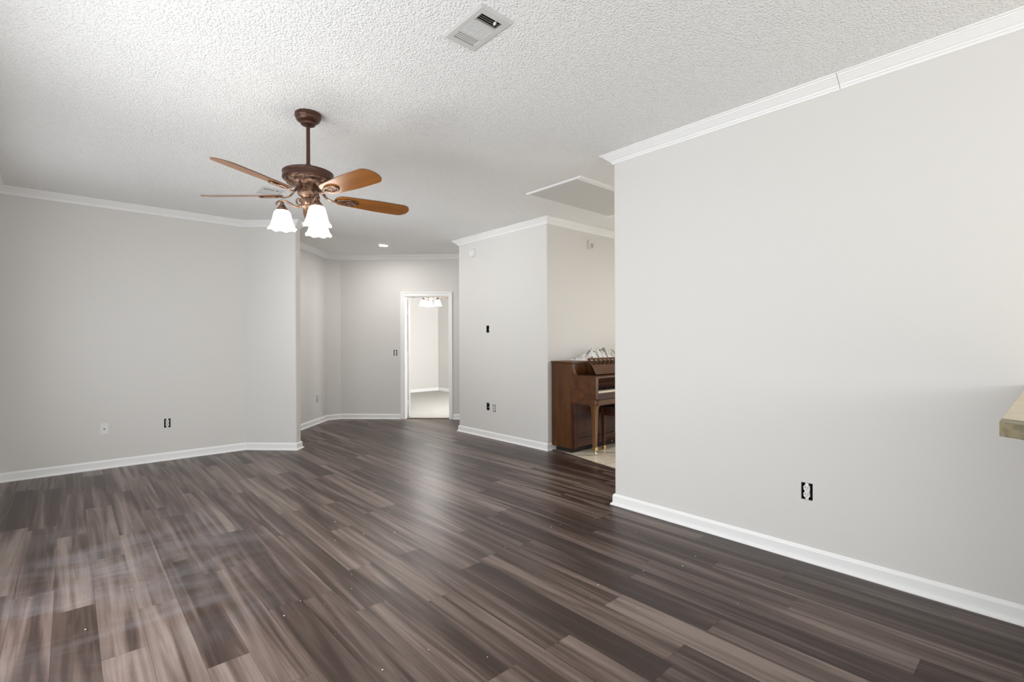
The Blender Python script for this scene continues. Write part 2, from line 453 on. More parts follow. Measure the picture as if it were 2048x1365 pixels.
# side wall with the sliding door and a window, back wall with a window
def wall_x(name, x0, x1, y0, y1, holes):
    bm = B(); ys = [y0]
    for a, b, z0, z1 in holes:
        box(bm, x0, x1, ys[-1], a, -.02, CE + .01)
        if z0 > .05: box(bm, x0, x1, a, b, -.02, z0)
        box(bm, x0, x1, a, b, z1, CE + .01); ys.append(b)
    box(bm, x0, x1, ys[-1], y1, -.02, CE + .01)
    return struct(obj(name, bm, M['wall']))
wall_x('wall_side', SIDE_X - .13, SIDE_X, BACK_Y - .12, LY, [SIDEWIN, SLIDER, ADDED_WIN])
bm = B()
box(bm, SIDE_X - .13, BACKWIN[0], BACK_Y - .12, BACK_Y, -.02, CE + .01); box(bm, BACKWIN[1], 7.32, BACK_Y - .12, BACK_Y, -.02, CE + .01)
box(bm, BACKWIN[0], BACKWIN[1], BACK_Y - .12, BACK_Y, -.02, BACKWIN[2]); box(bm, BACKWIN[0], BACKWIN[1], BACK_Y - .12, BACK_Y, BACKWIN[3], CE + .01)
struct(obj('wall_back', bm, M['wall']))
wall('wall_dining', [(7.2, BACK_Y), (7.32, BACK_Y), (7.32, CY0), (7.2, CY0)])
# bedroom shell
wall('wall_bedroom_north', [(2.5, 10.95), (7.33, 10.95), (7.33, 11.07), (2.5, 11.07)])
wall('wall_bedroom_east', [(7.215, 5.85), (7.33, 5.85), (7.33, 10.95), (7.215, 10.95)])
wall('wall_bedroom_west', [(2.5, 8.20), (2.6, 8.20), (2.6, 10.95), (2.5, 10.95)])
wall('wall_bedroom_hall', [(2.5, 8.21), (3.40, 8.21), (3.31, 8.33), (2.6, 8.33)])
wall('wall_bedroom_south', [(5.76, CY1 + .02), (7.215, CY1 + .02), (7.215, 5.96), (5.66, 5.96)])
# window frames
def win_frame(name, axis, c, a0, a1, z0, z1, mull):
    bm = B(); t = .05
    def bar(u0, u1, w0, w1):
        if axis == 'x': box(bm, c - .05, c + .015, u0, u1, w0, w1)
        else: box(bm, u0, u1, c - .05, c + .015, w0, w1)
    bar(a0, a0 + t, z0, z1); bar(a1 - t, a1, z0, z1); bar(a0, a1, z0, z0 + t); bar(a0, a1, z1 - t, z1)
    for q in mull: bar(q - .025, q + .025, z0, z1)
    return struct(obj(name, bm, M['trim']))
win_frame('door_2', 'x', SIDE_X - .04, *SLIDER, [2.4])
win_frame('window_1', 'x', SIDE_X - .04, *SIDEWIN, [-1.8])
win_frame('added_window', 'x', SIDE_X - .04, *ADDED_WIN, [5.0])
win_frame('window_2', 'y', BACK_Y - .04, *BACKWIN, [1.4])

# ------------------------------------------------------------------ baseboards and crown
BASE = [(0, 0), (.026, 0), (.0255, .006), (.023, .011), (.018, .015), (.012, .017), (.012, .068), (.0105, .073), (.006, .078), (.0035, .084), (0, .086)]
bt = M['trim']
sweep('baseboard_left', [(SIDE_X, SLIDER[1] + .1), (SIDE_X, LY), A0, SB, SC, (SC[0] - .3, SC[1] + .3)], BASE, bt)
DW2 = DW.to_3x3()
def dws(s, n=0.0): q = DW @ Vector((s, n, 0)); return (q.x, q.y)
sweep('baseboard_hall', [H0, H1, H2, dws(S0 - .082)], BASE, bt)
sweep('baseboard_door', [dws(S1 + .066), DOOR_END, (CX, CY1), (CX, CY0), (7.2, CY0)], BASE, bt)
sweep('baseboard_right', [(DX + .12, DY - .6), (DX + .12, DY), (DX, DY), (DX, BACK_Y)][::-1], BASE, bt, flip=True)
sweep('baseboard_bedroom', [(2.6, 10.95), (7.215, 10.95), (7.215, 5.96)], [(0, .0)] + [(o_, z_ + .0) for o_, z_ in BASE[1:]], bt)
q = CE
CROWN = [(0, q - .067), (.006, q - .068), (.009, q - .063), (.010, q - .056), (.017, q - .054), (.019, q - .050), (.020, q - .046),
         (.030, q - .040), (.043, q - .028), (.055, q - .018), (.060, q - .014), (.064, q - .013), (.066, q - .008), (.074, q - .007), (.078, q - .004), (.078, q), (0, q)]
sweep('trim_3', [(SIDE_X, BACK_Y), (SIDE_X, LY), A0, SB, SC, (SC[0] - .35, SC[1] + .35)], CROWN, bt)
sweep('trim_4', [H0, H1, H2, DOOR_END, (CX, CY1), (CX, CY0), (7.2, CY0)], CROWN, bt)
sweep('trim_5', [(DX, BACK_Y), (DX, .812), ], CROWN, bt, flip=True)
sweep('trim_6', [(DX, .8145), (DX, DY), (DX + .12, DY), (DX + .12, DY - .8)], [(o_ * 1.0, z_ - .0015 if z_ < q else z_) for o_, z_ in CROWN], bt, flip=True)

# ------------------------------------------------------------------ bedroom door: casing, jamb, leaf, hinges
door = struct(thing('door_1', 'white door standing open into the bright carpeted bedroom', 'door', (H2[0], H2[1], 0), -PI / 4))
bm = B()
CW = .078
for (a, b) in ((S0 - CW, S0 - .004), (S1 + .004, S1 + .062)):
    box(bm, a, b, -.014, 0, 0, DT + .004, .003)
box(bm, S0 - CW, S1 + .062, -.014, 0, DT + .004, DT + .075, .003)
box(bm, S0 - CW, S0 - CW + .018, -.021, -.012, 0, DT + .075, .003); box(bm, S1 + .044, S1 + .062, -.021, -.012, 0, DT + .075, .003)
box(bm, S0 - CW + .018, S1 + .044, -.021, -.012, DT + .057, DT + .075, .003)
obj('casing', bm, bt, door)
bm = B()
box(bm, S0 - .019, S0, 0, .120, 0, DT); box(bm, S1, S1 + .019, 0, .120, 0, DT); box(bm, S0 - .019, S1 + .019, 0, .120, DT, DT + .019)
box(bm, S0, S0 + .010, .045, .075, 0, DT); box(bm, S1 - .010, S1, .045, .075, 0, DT); box(bm, S0, S1, .045, .075, DT - .010, DT)
obj('jamb', bm, bt, door)
leaf_rot = Matrix.Translation((S0 + .016, .130, 0)) @ Matrix.Rotation(math.radians(17), 4, 'Z')
bm = B()
box(bm, 0, .035, 0, .72, .018, DT - .006, .002)
for (y0, y1) in ((.11, .33), (.40, .62)):
    for (z0, z1) in ((.22, .80), (.95, 1.50), (1.62, 1.88)):
        for xs in (-.003, .032): box(bm, xs, xs + .006, y0, y1, z0, z1, .002)
leaf = obj('leaf', bm, bt, door); leaf.matrix_local = leaf_rot
for z_ in (.25, 1.06, 1.80):
    bm = B()
    box(bm, S0 - .001, S0 + .003, .088, .122, z_ - .045, z_ + .045)
    lathe(bm, [(.007, z_ - .047), (.007, z_ + .047)], 12, (S0 + .009, .124))
    box(bm, S0 + .006, S0 + .020, .120, .127, z_ - .045, z_ + .045)
    obj('hinge', bm, M['plastic'], door)
bm = B(); lathe(bm, [(.0, 0), (.024, .002), (.026, .03), (.012, .04), (.012, .06), (0, .062)], 16)
kn = obj('knob', bm, M['brass'], door, True)
kn.matrix_local = leaf_rot @ Matrix.Translation((0, .66, .93)) @ Matrix.Rotation(-PI / 2, 4, 'Y')

# ------------------------------------------------------------------ electrical boxes, plates and wall devices
# local frame of wall devices: X to the right along the wall, -Y out of the wall, Z up
def hole_of(o_loc, rz, w, h, depth=.06):
    mt = Matrix.Translation(o_loc) @ Matrix.Rotation(rz, 4, 'Z')
    return (mt, -w / 2, w / 2, -.02, depth, -h / 2, h / 2)
def back_box(parent, w, h, depth=.058):
    bm = B(); t = .002
    box(bm, -w / 2, w / 2, depth - t, depth, -h / 2, h / 2)
    box(bm, -w / 2, -w / 2 + t, .001, depth, -h / 2, h / 2); box(bm, w / 2 - t, w / 2, .001, depth, -h / 2, h / 2)
    box(bm, -w / 2, w / 2, .001, depth, -h / 2, -h / 2 + t); box(bm, -w / 2, w / 2, .001, depth, h / 2 - t, h / 2)
    return obj('junction_box', bm, M['dark'], parent)
def oval_face(bm, zc, w, h, y0, y1):
    pts = []
    for k in range(24):
        a = 2 * PI * k / 24
        x = max(-w / 2 * .97, min(w / 2 * .97, w / 2 * 1.08 * math.cos(a))); z = max(-h / 2, min(h / 2, h / 2 * 1.25 * math.sin(a)))
        pts.append((x, zc + z))
    a_ = [bm.verts.new((x, y0, z)) for x, z in pts]; b_ = [bm.verts.new((x, y1, z)) for x, z in pts]
    bm.faces.new(a_); bm.faces.new(b_[::-1])
    for i in range(24): bm.faces.new((a_[i], a_[(i + 1) % 24], b_[(i + 1) % 24], b_[i]))
def receptacle(parent, mt=None):
    bm = B(); box(bm, -.0125, .0125, .002, .024, -.034, .034)
    dv = obj('receptacle', bm, mt or M['almond'], parent)
    for zc in (-.0190, .0190):
        bm = B(); oval_face(bm, zc, .034, .030, -.005, .004); fc = obj('socket_face', bm, mt or M['almond'], dv)
        bm = B()
        for (xa, xb, zt) in ((-.0085, -.0055, .009), (.0055, .0085, .008)):
            bm = B(); box(bm, xa, xb, -.0056, -.004, zc - .001, zc + zt); obj('slot', bm, M['dark'], parent)
        bm = B()
        bm.faces.new([bm.verts.new((.0026 * math.cos(2 * PI * k / 10), -.0056, zc - .0075 + .0026 * math.sin(2 * PI * k / 10))) for k in range(10)])
        obj('ground_hole', bm, M['dark'], parent)
    for sz in (-1, 1):
        bm = B(); box(bm, -.0085, .0085, .0005, .0020, min(sz * .033, sz * .047), max(sz * .033, sz * .047)); obj('mounting_strap', bm, M['plastic'], dv)
    bm = B(); lathe(bm, [(0, -.001), (.003, -.001), (.003, .002), (0, .002)], 10)
    o = obj('screw', bm, M['steel'], dv); o.matrix_local = Matrix.Translation((0, .001, 0)) @ Matrix.Rotation(PI / 2, 4, 'X')
    return dv
BW, BH = .056, .094
def open_outlet(label, loc, rz, group='uncovered outlets', mt=None):
    t = thing('electrical_outlet', label, 'outlet', loc, rz, group)
    back_box(t, BW, BH); receptacle(t, mt); return t
L1 = (.793, LY, .404); L2 = (.262, LY, .405)
D1 = (DX, .987, .402); CA = (CX, 5.118, 1.447); CB = (CX, 5.118, .415); CC = (CX, 4.990, .402)
hq = Vector((2.906, 7.809)); hq = hq + Vector((-1, 1)) * ((hq.x - hq.y + 4.92) / 2)
HO = (hq.x, hq.y, .395)
sw = dws((4.042 - H2[0]) * R2); SW = (sw[0], sw[1], 1.104)
cut(wall_left, [hole_of(L1, 0, BW + .002, BH + .002)])
cut(wall_right, [hole_of(D1, -PI / 2, BW + .004, BH + .004)])
cut(wall_center, [hole_of(CA, -PI / 2, .058, .098), hole_of(CB, -PI / 2, .060, .098), hole_of(CC, -PI / 2, BW + .002, BH + .002)])
cut(wall_hall, [hole_of(HO, PI / 4, BW + .002, BH + .002)])
cut(wall_door, [hole_of(SW, -PI / 4, BW + .002, BH + .002)])
open_outlet('duplex outlet without cover plate low on the long left wall', L1, 0)
open_outlet('duplex outlet without cover plate on the bright wall at right', D1, -PI / 2, mt=M['plastic'])
open_outlet('duplex outlet without cover plate just right of the open black box, below the smoke alarm', CC, -PI / 2, mt=M['plastic'])
open_outlet('small outlet without cover plate on the angled hall wall behind the fan', HO, PI / 4)
t = thing('light_switch', 'light switch without cover plate beside the bedroom door casing', 'light switch', SW, -PI / 4)
back_box(t, BW, BH)
bm = B(); box(bm, -.0155, .0155, -.001, .022, -.033, .033); box(bm, -.010, .010, -.0008, .001, -.052, .052)
swb = obj('switch_body', bm, M['almond'], t)
bm = B(); box(bm, -.005, .005, -.014, 0, -.004, .011, .001); obj('toggle', bm, M['plastic'], swb)
t = thing('wall_box', 'empty black junction box at eye height below the smoke alarm', 'junction box', CA, -PI / 2)
back_box(t, .058, .098)
bm = B(); box(bm, -.012, .006, .004, .02, -.047, -.040); box(bm, -.008, .008, .004, .02, .041, .047)
tube(bm, spline([(-.012, .05, .02), (-.015, .03, .0), (-.01, .035, -.025)], 5), .002, 6); obj('bracket', bm, M['steel'], t)
t = thing('wall_box', 'open black junction box low on the wall, left of the outlet near the piano', 'junction box', CB, -PI / 2)
back_box(t, .060, .098)
bm = B(); box(bm, -.010, .012, .003, .015, .036, .044); obj('bracket', bm, M['steel'], t)
bm = B(); tube(bm, spline([(-.01, .05, -.01), (-.013, .02, -.012), (-.010, .004, -.016)], 5), .0035, 8); obj('cable', bm, M['plastic'], t)
t = thing('wall_plate', 'white cover plate with a small central cable socket low on the left wall', 'wall plate', L2, 0)
bm = B(); box(bm, -.035, .035, -.006, 0, -.057, .057, .003); obj('plate', bm, M['plastic'], t)
bm = B(); lathe(bm, [(0, 0), (.006, 0), (.006, .008), (.0035, .009), (.0035, .012), (0, .012)], 12)
o = obj('socket', bm, M['soot'], t); o.matrix_local = Matrix.Translation((0, -.005, 0)) @ Matrix.Rotation(PI / 2, 4, 'X')
for z_ in (-.042, .042):
    bm = B(); lathe(bm, [(0, 0), (.0035, 0), (.003, .0015), (0, .002)], 10)
    o = obj('screw', bm, M['almond'], t); o.matrix_local = Matrix.Translation((0, -.0055, z_)) @ Matrix.Rotation(PI / 2, 4, 'X')
# smoke alarm
t = thing('smoke_alarm', 'round white smoke alarm high on the wall left of the piano', 'smoke alarm', (CX, 5.432, 2.510), -PI / 2)
def facing(o, loc): o.matrix_local = Matrix.Translation(loc) @ Matrix.Rotation(PI / 2, 4, 'X')
bm = B(); lathe(bm, [(0, 0), (.066, 0), (.066, .010), (.062, .014), (0, .014)], 40); o = obj('mounting_base', bm, M['plastic'], t, True); facing(o, (0, 0, 0))
bm = B(); lathe(bm, [(.0, .012), (.060, .012), (.061, .022), (.057, .033), (.048, .038), (.030, .040), (0, .0405)], 40); cv = obj('cover', bm, M['plastic'], t, True); facing(cv, (0, 0, 0))
bm = B()
for k in range(20):
    a = 2 * PI * k / 20
    tube(bm, [(.036 * math.cos(a), .036 * math.sin(a), .0395), (.052 * math.cos(a), .052 * math.sin(a), .0365)], .0012, 5)
obj('grille', bm, M['vent'], cv)
bm = B(); lathe(bm, [(0, .04), (.006, .04), (.006, .043), (0, .0435)], 14, (.012, .028)); obj('test_button', bm, M['steel'], cv)
# door chime / motion sensor above the piano
t = thing('motion_sensor', 'small white wall sensor with ribbed front high above the piano', 'sensor', (4.935, CY0, 2.505), 0)
bm = B(); box(bm, -.034, .034, -.012, 0, -.055, .055, .003); hs = obj('housing', bm, M['almond'], t)
bm = B(); prism(bm, [(-.028, -.010)] + [(-.028 + .056 * k / 8, -.034 - .010 * math.sin(PI * k / 8)) for k in range(9)] + [(.028, -.010)], -.047, .047); obj('front_cover', bm, M['almond'], t)
bm = B()
for k in range(6): x = -.020 + .008 * k; box(bm, x - .0012, x + .0012, -.0475, -.036, -.042, .016)
obj('lens_rib', bm, M['vent'], t)

# ------------------------------------------------------------------ ceiling registers
def register(label, v, rust, seed):
    x0, x1, y0, y1 = v; cx_, cy_ = (x0 + x1) / 2, (y0 + y1) / 2; hx, hy = (x1 - x0) / 2, (y1 - y0) / 2
    t = thing('air_vent', label, 'air vent', (cx_, cy_, CE), 0, 'ceiling air vents')
    bm = B(); ix, iy = hx - .036, hy - .040
    zt, zb = 0, -.010
    def ring(ax, ay, z): return [bm.verts.new(p) for p in ((-ax, -ay, z), (ax, -ay, z), (ax, ay, z), (-ax, ay, z))]
    a, b, c, d, e = ring(hx, hy, zt), ring(hx, hy, -.003), ring(hx - .012, hy - .012, zb), ring(ix, iy, zb), ring(ix, iy, .004)
    for r, s in ((a, b), (b, c), (c, d), (d, e)):
        for i in range(4): j = (i + 1) % 4; bm.faces.new((r[i], r[j], s[j], s[i]))
    s1, s2 = -iy + 2 * iy * .27, -iy + 2 * iy * .72
    for yy in (s1, s2): box(bm, -ix, ix, yy - .006, yy + .006, zb, .003)
    obj('frame', bm, M['vent'], t)
    # near and far banks: slats across; middle bank: slats lengthwise
    def slat_x(bm, yc, tilt, w=.011):
        c_, s_ = math.cos(tilt) * w / 2, math.sin(tilt) * w / 2
        vs = [bm.verts.new(p) for p in ((-ix, yc - c_, -.004 - s_), (ix, yc - c_, -.004 - s_), (ix, yc + c_, -.004 + s_), (-ix, yc + c_, -.004 + s_),
                                        (-ix, yc - c_, -.0028 - s_), (ix, yc - c_, -.0028 - s_), (ix, yc + c_, -.0028 + s_), (-ix, yc + c_, -.0028 + s_))]
        for f_ in ((3, 2, 1, 0), (4, 5, 6, 7), (0, 1, 5, 4), (1, 2, 6, 5), (2, 3, 7, 6), (3, 0, 4, 7)): bm.faces.new([vs[i] for i in f_])
    for k in range(4):
        bm = B(); slat_x(bm, -iy + (s1 - .006 + iy) * (k + .7) / 4.4, .75); obj('louver', bm, M['vent'], t)
    for k in range(4):
        bm = B(); slat_x(bm, s2 + .006 + (iy - s2 - .006) * (k + .7) / 4.4, -.15, .0085); obj('louver', bm, M['vent'], t)
    n = 12
    for k in range(n):
        bm = B(); xc = -ix + 2 * ix * (k + .5) / n; w = ix / n * .70
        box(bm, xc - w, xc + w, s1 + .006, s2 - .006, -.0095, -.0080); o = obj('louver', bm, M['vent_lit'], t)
    bm = B(); box(bm, -.006, .0, -.0, .016, -.018, -.006, .001)
    o = obj('damper_lever', bm, M['vent_lit'], t); o.location = (ix * .45, -iy + .006, 0)
    bm = B(); box(bm, -ix - .01, ix + .01, -iy - .012, iy + .012, .085, .09)
    for k in range(5):
        xx = -ix + .022 + k * (2 * ix - .04) / 4
        box(bm, xx - .004, xx + .004, -iy - .01, iy + .01, .012, .05)
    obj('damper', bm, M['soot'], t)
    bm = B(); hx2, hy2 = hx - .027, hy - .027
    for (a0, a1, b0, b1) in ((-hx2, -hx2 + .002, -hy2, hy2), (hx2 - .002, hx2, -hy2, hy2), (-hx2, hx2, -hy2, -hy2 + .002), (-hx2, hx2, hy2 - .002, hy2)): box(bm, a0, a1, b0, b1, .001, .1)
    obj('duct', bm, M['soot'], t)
    return t
register('dusty ceiling vent near the top edge of the picture, closest to the camera', VENT1, True, 1)
register('ceiling vent behind the left blades of the bronze fan', VENT2, False, 2)

# ------------------------------------------------------------------ attic hatch
x0, x1, y0, y1 = HATCH; cx_, cy_ = (x0 + x1) / 2, (y0 + y1) / 2; hx, hy = (x1 - x0) / 2, (y1 - y0) / 2
t = thing('attic_hatch', 'smooth grey attic hatch panel in the textured ceiling near the piano', 'hatch', (cx_, cy_, CE))
bm = B(); fw = .055; zb = -.016
for (a0, a1, b0, b1) in ((-hx, -hx + .02, -hy, hy), (hx - fw, hx, -hy, hy), (-hx + .02, hx - fw, -hy, -hy + fw)): box(bm, a0, a1, b0, b1, zb, 0, .0015)
box(bm, -hx + .02, hx - fw, hy - .02, hy, -.004, 0, .001)
obj('frame', bm, M['trim'], t)
bm = B(); box(bm, -hx + .023, hx - fw - .004, -hy + fw + .006, hy - .023, zb + .004, .008, .001); obj('panel', bm, M['hatch'], t)

# ------------------------------------------------------------------ recessed downlight
t = thing('recessed_downlight', 'small lit recessed downlight in the hall ceiling in front of the door', 'ceiling light', (DL[0], DL[1], CE))
bm = B(); lathe(bm, [(.056, -.001), (.082, -.001), (.083, -.004), (.078, -.008), (.060, -.007), (.056, -.001)], 36, cap=False); obj('trim_ring', bm, M['plastic'], t, True)
bm = B(); lathe(bm, [(0, -.006), (.035, -.006), (.060, -.004), (.060, .002), (0, .002)], 36); obj('lens', bm, M['lens'], t)
bm = B(); lathe(bm, [(.054, .0), (.054, .09), (0, .09)], 30, cap=False); obj('housing', bm, M['plastic'], t)

# ------------------------------------------------------------------ ceiling fans
def make_fan(label, loc, rotz, phase, arms):
    t = thing('ceiling_fan', label, 'ceiling fan', loc, rotz)
    zo = lambda prof: [(r, z - CE) for r, z in prof]
    bm = B(); lathe(bm, zo([(0, CE), (.072, CE), (.0785, CE - .004), (.0785, CE - .024), (.074, CE - .029), (.073, CE - .033), (.068, CE - .045), (.056, CE - .054), (.046, CE - .058),
                            (.046, CE - .062), (.042, CE - .071), (.030, CE - .076), (.018, CE - .076), (0, CE - .074)]), 44)
    obj('canopy', bm, M['bronze'], t, True)
    bm = B(); lathe(bm, zo([(.0115, CE - .07), (.0115, 2.37)]), 18)
    obj('downrod', bm, M['bronze'], t, True)
    bm = B(); lathe(bm, zo([(0, 2.405), (.016, 2.405), (.018, 2.396), (.022, 2.386), (.04, 2.382), (.075, 2.376), (.115, 2.364), (.146, 2.352), (.1525, 2.347), (.1535, 2.343),
                            (.1515, 2.340), (.1515, 2.315), (.1535, 2.311), (.1525, 2.304), (.145, 2.299), (.138, 2.297)]), 60)
    obj('motor_housing', bm, M['bronze'], t, True)
    bm = B(); lathe(bm, zo([(.138, 2.298), (.136, 2.291), (.128, 2.287), (.125, 2.280), (.116, 2.270), (.102, 2.266), (.096, 2.262), (.072, 2.259), (.062, 2.258)]), 60, cap=False)
    band = obj('ornate_band', bm, M['antique'], t, True)
    bm = B()
    for k in range(22):
        a = 2 * PI * k / 22; r = .128
        c = Vector((r * math.cos(a), r * math.sin(a), 2.283 - CE))
        tx = Vector((-math.sin(a), math.cos(a), 0)); tz = Vector((math.cos(a) * .5, math.sin(a) * .5, .85)).normalized()
        pts = [c + tx * (.013 * math.cos(q_)) + tz * (.007 * math.sin(q_)) for q_ in [2 * PI * i / 10 for i in range(10)]]
        tube(bm, pts, .0026, 6, closed=True)
        tube(bm, [c - tz * .006, c + tz * .006], .0022, 6)
    obj('scroll_relief', bm, M['antique'], band)
    bm = B(); lathe(bm, zo([(.062, 2.262), (.0625, 2.232), (.064, 2.228), (.064, 2.214), (.0605, 2.206), (.052, 2.199), (.044, 2.194), (.041, 2.187), (0, 2.187)]), 44)
    obj('switch_housing', bm, M['antique'], t, True)
    bm = B(); lathe(bm, zo([(0, 2.190), (.041, 2.188), (.046, 2.178), (.048, 2.165), (.043, 2.150), (.038, 2.140), (.043, 2.134), (.040, 2.126), (.022, 2.114), (.010, 2.110), (.008, 2.102), (0, 2.100)]), 40)
    kit = obj('light_kit', bm, M['antique'], t, True)
    for a0 in (50, 110, 205, 330):
        bm = B(); a = math.radians(a0)
        pts = [Vector((.047 * math.cos(a) - math.sin(a) * .010 * math.cos(q_), .047 * math.sin(a) + math.cos(a) * .010 * math.cos(q_), 2.156 - CE + .017 * math.sin(q_))) for q_ in [2 * PI * i / 12 for i in range(12)]]
        tube(bm, pts, .0028, 6, closed=True); obj('cartouche', bm, M['antique'], kit)
    # five blades, pitched, each on its bracket
    ZB = 2.207 - CE
    for k in range(5):
        a = math.radians(phase + 72 * k)
        mtx = Matrix.Rotation(a, 4, 'Z') @ Matrix.Translation((0, 0, ZB)) @ Matrix.Rotation(math.radians(-13.5), 4, 'X')
        bm = B(); out = []
        N = 44
        def halfw(u):
            base = .053 + .020 * min(1, u / .55)
            end = 1.0
            if u > .86: end = math.sqrt(max(0.0, 1 - ((u - .86) / .14) ** 2.3))
            if u < .10: end = math.sqrt(max(0.0, 1 - ((.10 - u) / .10) ** 2.2))
            return base * end
        xs = [.165 + .509 * (1 - math.cos(PI * i / N)) / 2 for i in range(N + 1)]
        up = [(x, halfw((x - .165) / .509)) for x in xs]
        xs_end = [.165 + .509 * u for u in (.97, .985, .994)]
        pts = [(x, w) for x, w in up if w > 1e-4] + []
        full = [(x, w) for x, w in pts] + [(.674, 0)] + [(x, -w) for x, w in reversed(pts)] + [(.165, 0)]
        lo = [bm.verts.new((x, y, -.003)) for x, y in full]; hi = [bm.verts.new((x, y, .003)) for x, y in full]
        bm.faces.new(lo[::-1]); bm.faces.new(hi); nn = len(full)
        for i in range(nn):
            f_ = bm.faces.new((lo[i], lo[(i + 1) % nn], hi[(i + 1) % nn], hi[i])); f_.material_index = 1
        bl = obj('blade', bm, [M['blade_wood'], M['blade_edge']], t); bl.matrix_local = mtx
        bm = B()
        inv = mtx.inverted() @ Matrix.Rotation(a, 4, 'Z')
        P = [(.055, 0, 2.252), (.085, 0, 2.236), (.115, 0, 2.205), (.150, 0, 2.194), (.185, 0, 2.199)]
        tube(bm, [inv @ Vector((x, y, z - CE)) for x, y, z in spline(P, 6)], [.011] * 12 + [.009] * 13, 8, flat=.6)
        loop = [Vector((.245 + .062 * math.cos(q_), .031 * math.sin(q_) * (1 + .15 * math.cos(q_)), -.009)) for q_ in [2 * PI * i / 26 for i in range(26)]]
        tube(bm, loop, .0062, 8, closed=True, flat=.8)
        for sgn in (-1, 1):
            tube(bm, spline([(.300, 0, -.008), (.275, sgn * .012, -.009), (.245, sgn * .008, -.009), (.225, sgn * .018, -.009)], 5), .0032, 6)
        tube(bm, [(.19, 0, -.008), (.306, 0, -.008)], .0036, 6)
        for xx in (.212, .262): lathe(bm, [(0, -.016), (.005, -.014), (.006, -.004), (0, -.003)], 10, (xx, 0))
        obj('blade_bracket', bm, M['antique'], bl, True)
    # lamp arms with bell shades
    for ad in arms:
        a = math.radians(ad); rot = Matrix.Rotation(a, 4, 'Z')
        bm = B()
        P = [(.036, 0, 2.150), (.058, 0, 2.132), (.082, 0, 2.134), (.108, 0, 2.150), (.135, 0, 2.164), (.160, 0, 2.167), (.180, 0, 2.160), (.191, 0, 2.148), (.190, 0, 2.140), (.184, 0, 2.142)]
        pts = [Vector((x, y, z - CE)) for x, y, z in spline(P, 6)]
        rr = [.0085 - .0045 * i / (len(pts) - 1) for i in range(len(pts))]
        tube(bm, pts, rr, 8)
        P = [(.050, 0, 2.140), (.066, 0, 2.150), (.072, 0, 2.168), (.064, 0, 2.182), (.052, 0, 2.180), (.050, 0, 2.170), (.057, 0, 2.167)]
        tube(bm, [Vector((x, y, z - CE)) for x, y, z in spline(P, 6)], .0055, 8)
        for i in range(6): tube(bm, [Vector((.070 + i * .006, -.007, 2.131 + i * .003 - CE)), Vector((.070 + i * .006, .007, 2.131 + i * .003 - CE))], .0035, 6)
        arm = obj('lamp_arm', bm, M['antique'], t, True); arm.matrix_local = rot
        bm = B(); lathe(bm, zo([(0, 2.166), (.007, 2.164), (.010, 2.150), (.018, 2.134), (.027, 2.122), (.031, 2.116), (.031, 2.104), (.027, 2.103), (0, 2.106)]), 28, (.156, 0))
        obj('fitter', bm, M['antique'], arm, True)
        bm = B(); seg = 48
        prof = [(.026, 2.106), (.036, 2.104), (.045, 2.096), (.050, 2.082), (.054, 2.064), (.059, 2.044), (.065, 2.024), (.070, 2.008), (.077, 1.997), (.084, 1.991)]
        inner = [(r - .003, z - .002) for r, z in reversed(prof)]
        rings = []
        allp = prof + inner
        for j, (r, z) in enumerate(allp):
            dist = j if j < len(prof) else len(allp) - 1 - j
            sc = max(0, (dist - 5) / 4.0)
            rings.append([bm.verts.new((.156 + (r + .004 * sc * math.cos(8 * 2 * PI * i / seg)) * math.cos(2 * PI * i / seg),
                                        (r + .004 * sc * math.cos(8 * 2 * PI * i / seg)) * math.sin(2 * PI * i / seg),
                                        z - CE - .003 * sc * math.cos(8 * 2 * PI * i / seg))) for i in range(seg)])
        for u, w in zip(rings, rings[1:]):
            for i in range(seg): bm.faces.new((u[i], u[(i + 1) % seg], w[(i + 1) % seg], w[i]))
        obj('glass_shade', bm, M['shade'], arm, True)['label'] = 'lit white bell shaped glass shade'
    return t
fan = make_fan('bronze five-blade ceiling fan with three lit bell shades hanging in the room', (1.131, 3.189, CE), 0, 281.6, (147.5, 269, 47))
fan2 = dup(fan, (5.294, 8.282, CE), math.radians(22), 'distant lit ceiling fan seen through the open bedroom doorway')
for arm in fan2.children:
    for ch in arm.children:
        if ch.name.startswith('glass_shade'):
            ch.data = ch.data.copy(); ch.data.materials[0] = M['shade_bedroom']

# ------------------------------------------------------------------ breakfast bar top at the right edge
t = thing('bar_counter', 'cream breakfast bar top with mottled olive edge at the right of the picture', 'counter', (1.703, .104, 0))
def bar_poly(off):
    return [(1.462, -.0 - off), (.04 + off * .9, -off), (.0 + off * .95, -.03 - off), (-.065 + off, -.13 - off), (-.20 + off, -.34), (-.33 + off, -.62), (-.36 + off, -1.0), (-.36 + off, -2.6), (1.462, -2.6)]
P = [(1.462, 0), (.0, 0), (-.065, -.105), (-.20, -.34), (-.33, -.62), (-.36, -1.0), (-.36, -2.6), (1.462, -2.6)]
PI_ = [(1.462, -.001), (.066, -.001), (-.005, -.125), (-.142, -.36), (-.272, -.635), (-.302, -1.0), (-.302, -2.6), (1.462, -2.6)]
bm = B(); prism(bm, P, 1.034, 1.0700); obj('edge_band', bm, M['bar_edge'], t)
bm = B(); prism(bm, PI_, 1.0702, 1.0712); obj('top', bm, M['bar_top'], t)
bm = B(); prism(bm, [(1.462, -.30), (.45, -.30), (.25, -.75), (.25, -2.6), (.37, -2.6), (.37, -.72), (.53, -.42), (1.462, -.42)], .0, 1.034); obj('knee_wall', bm, M['wall'], t)

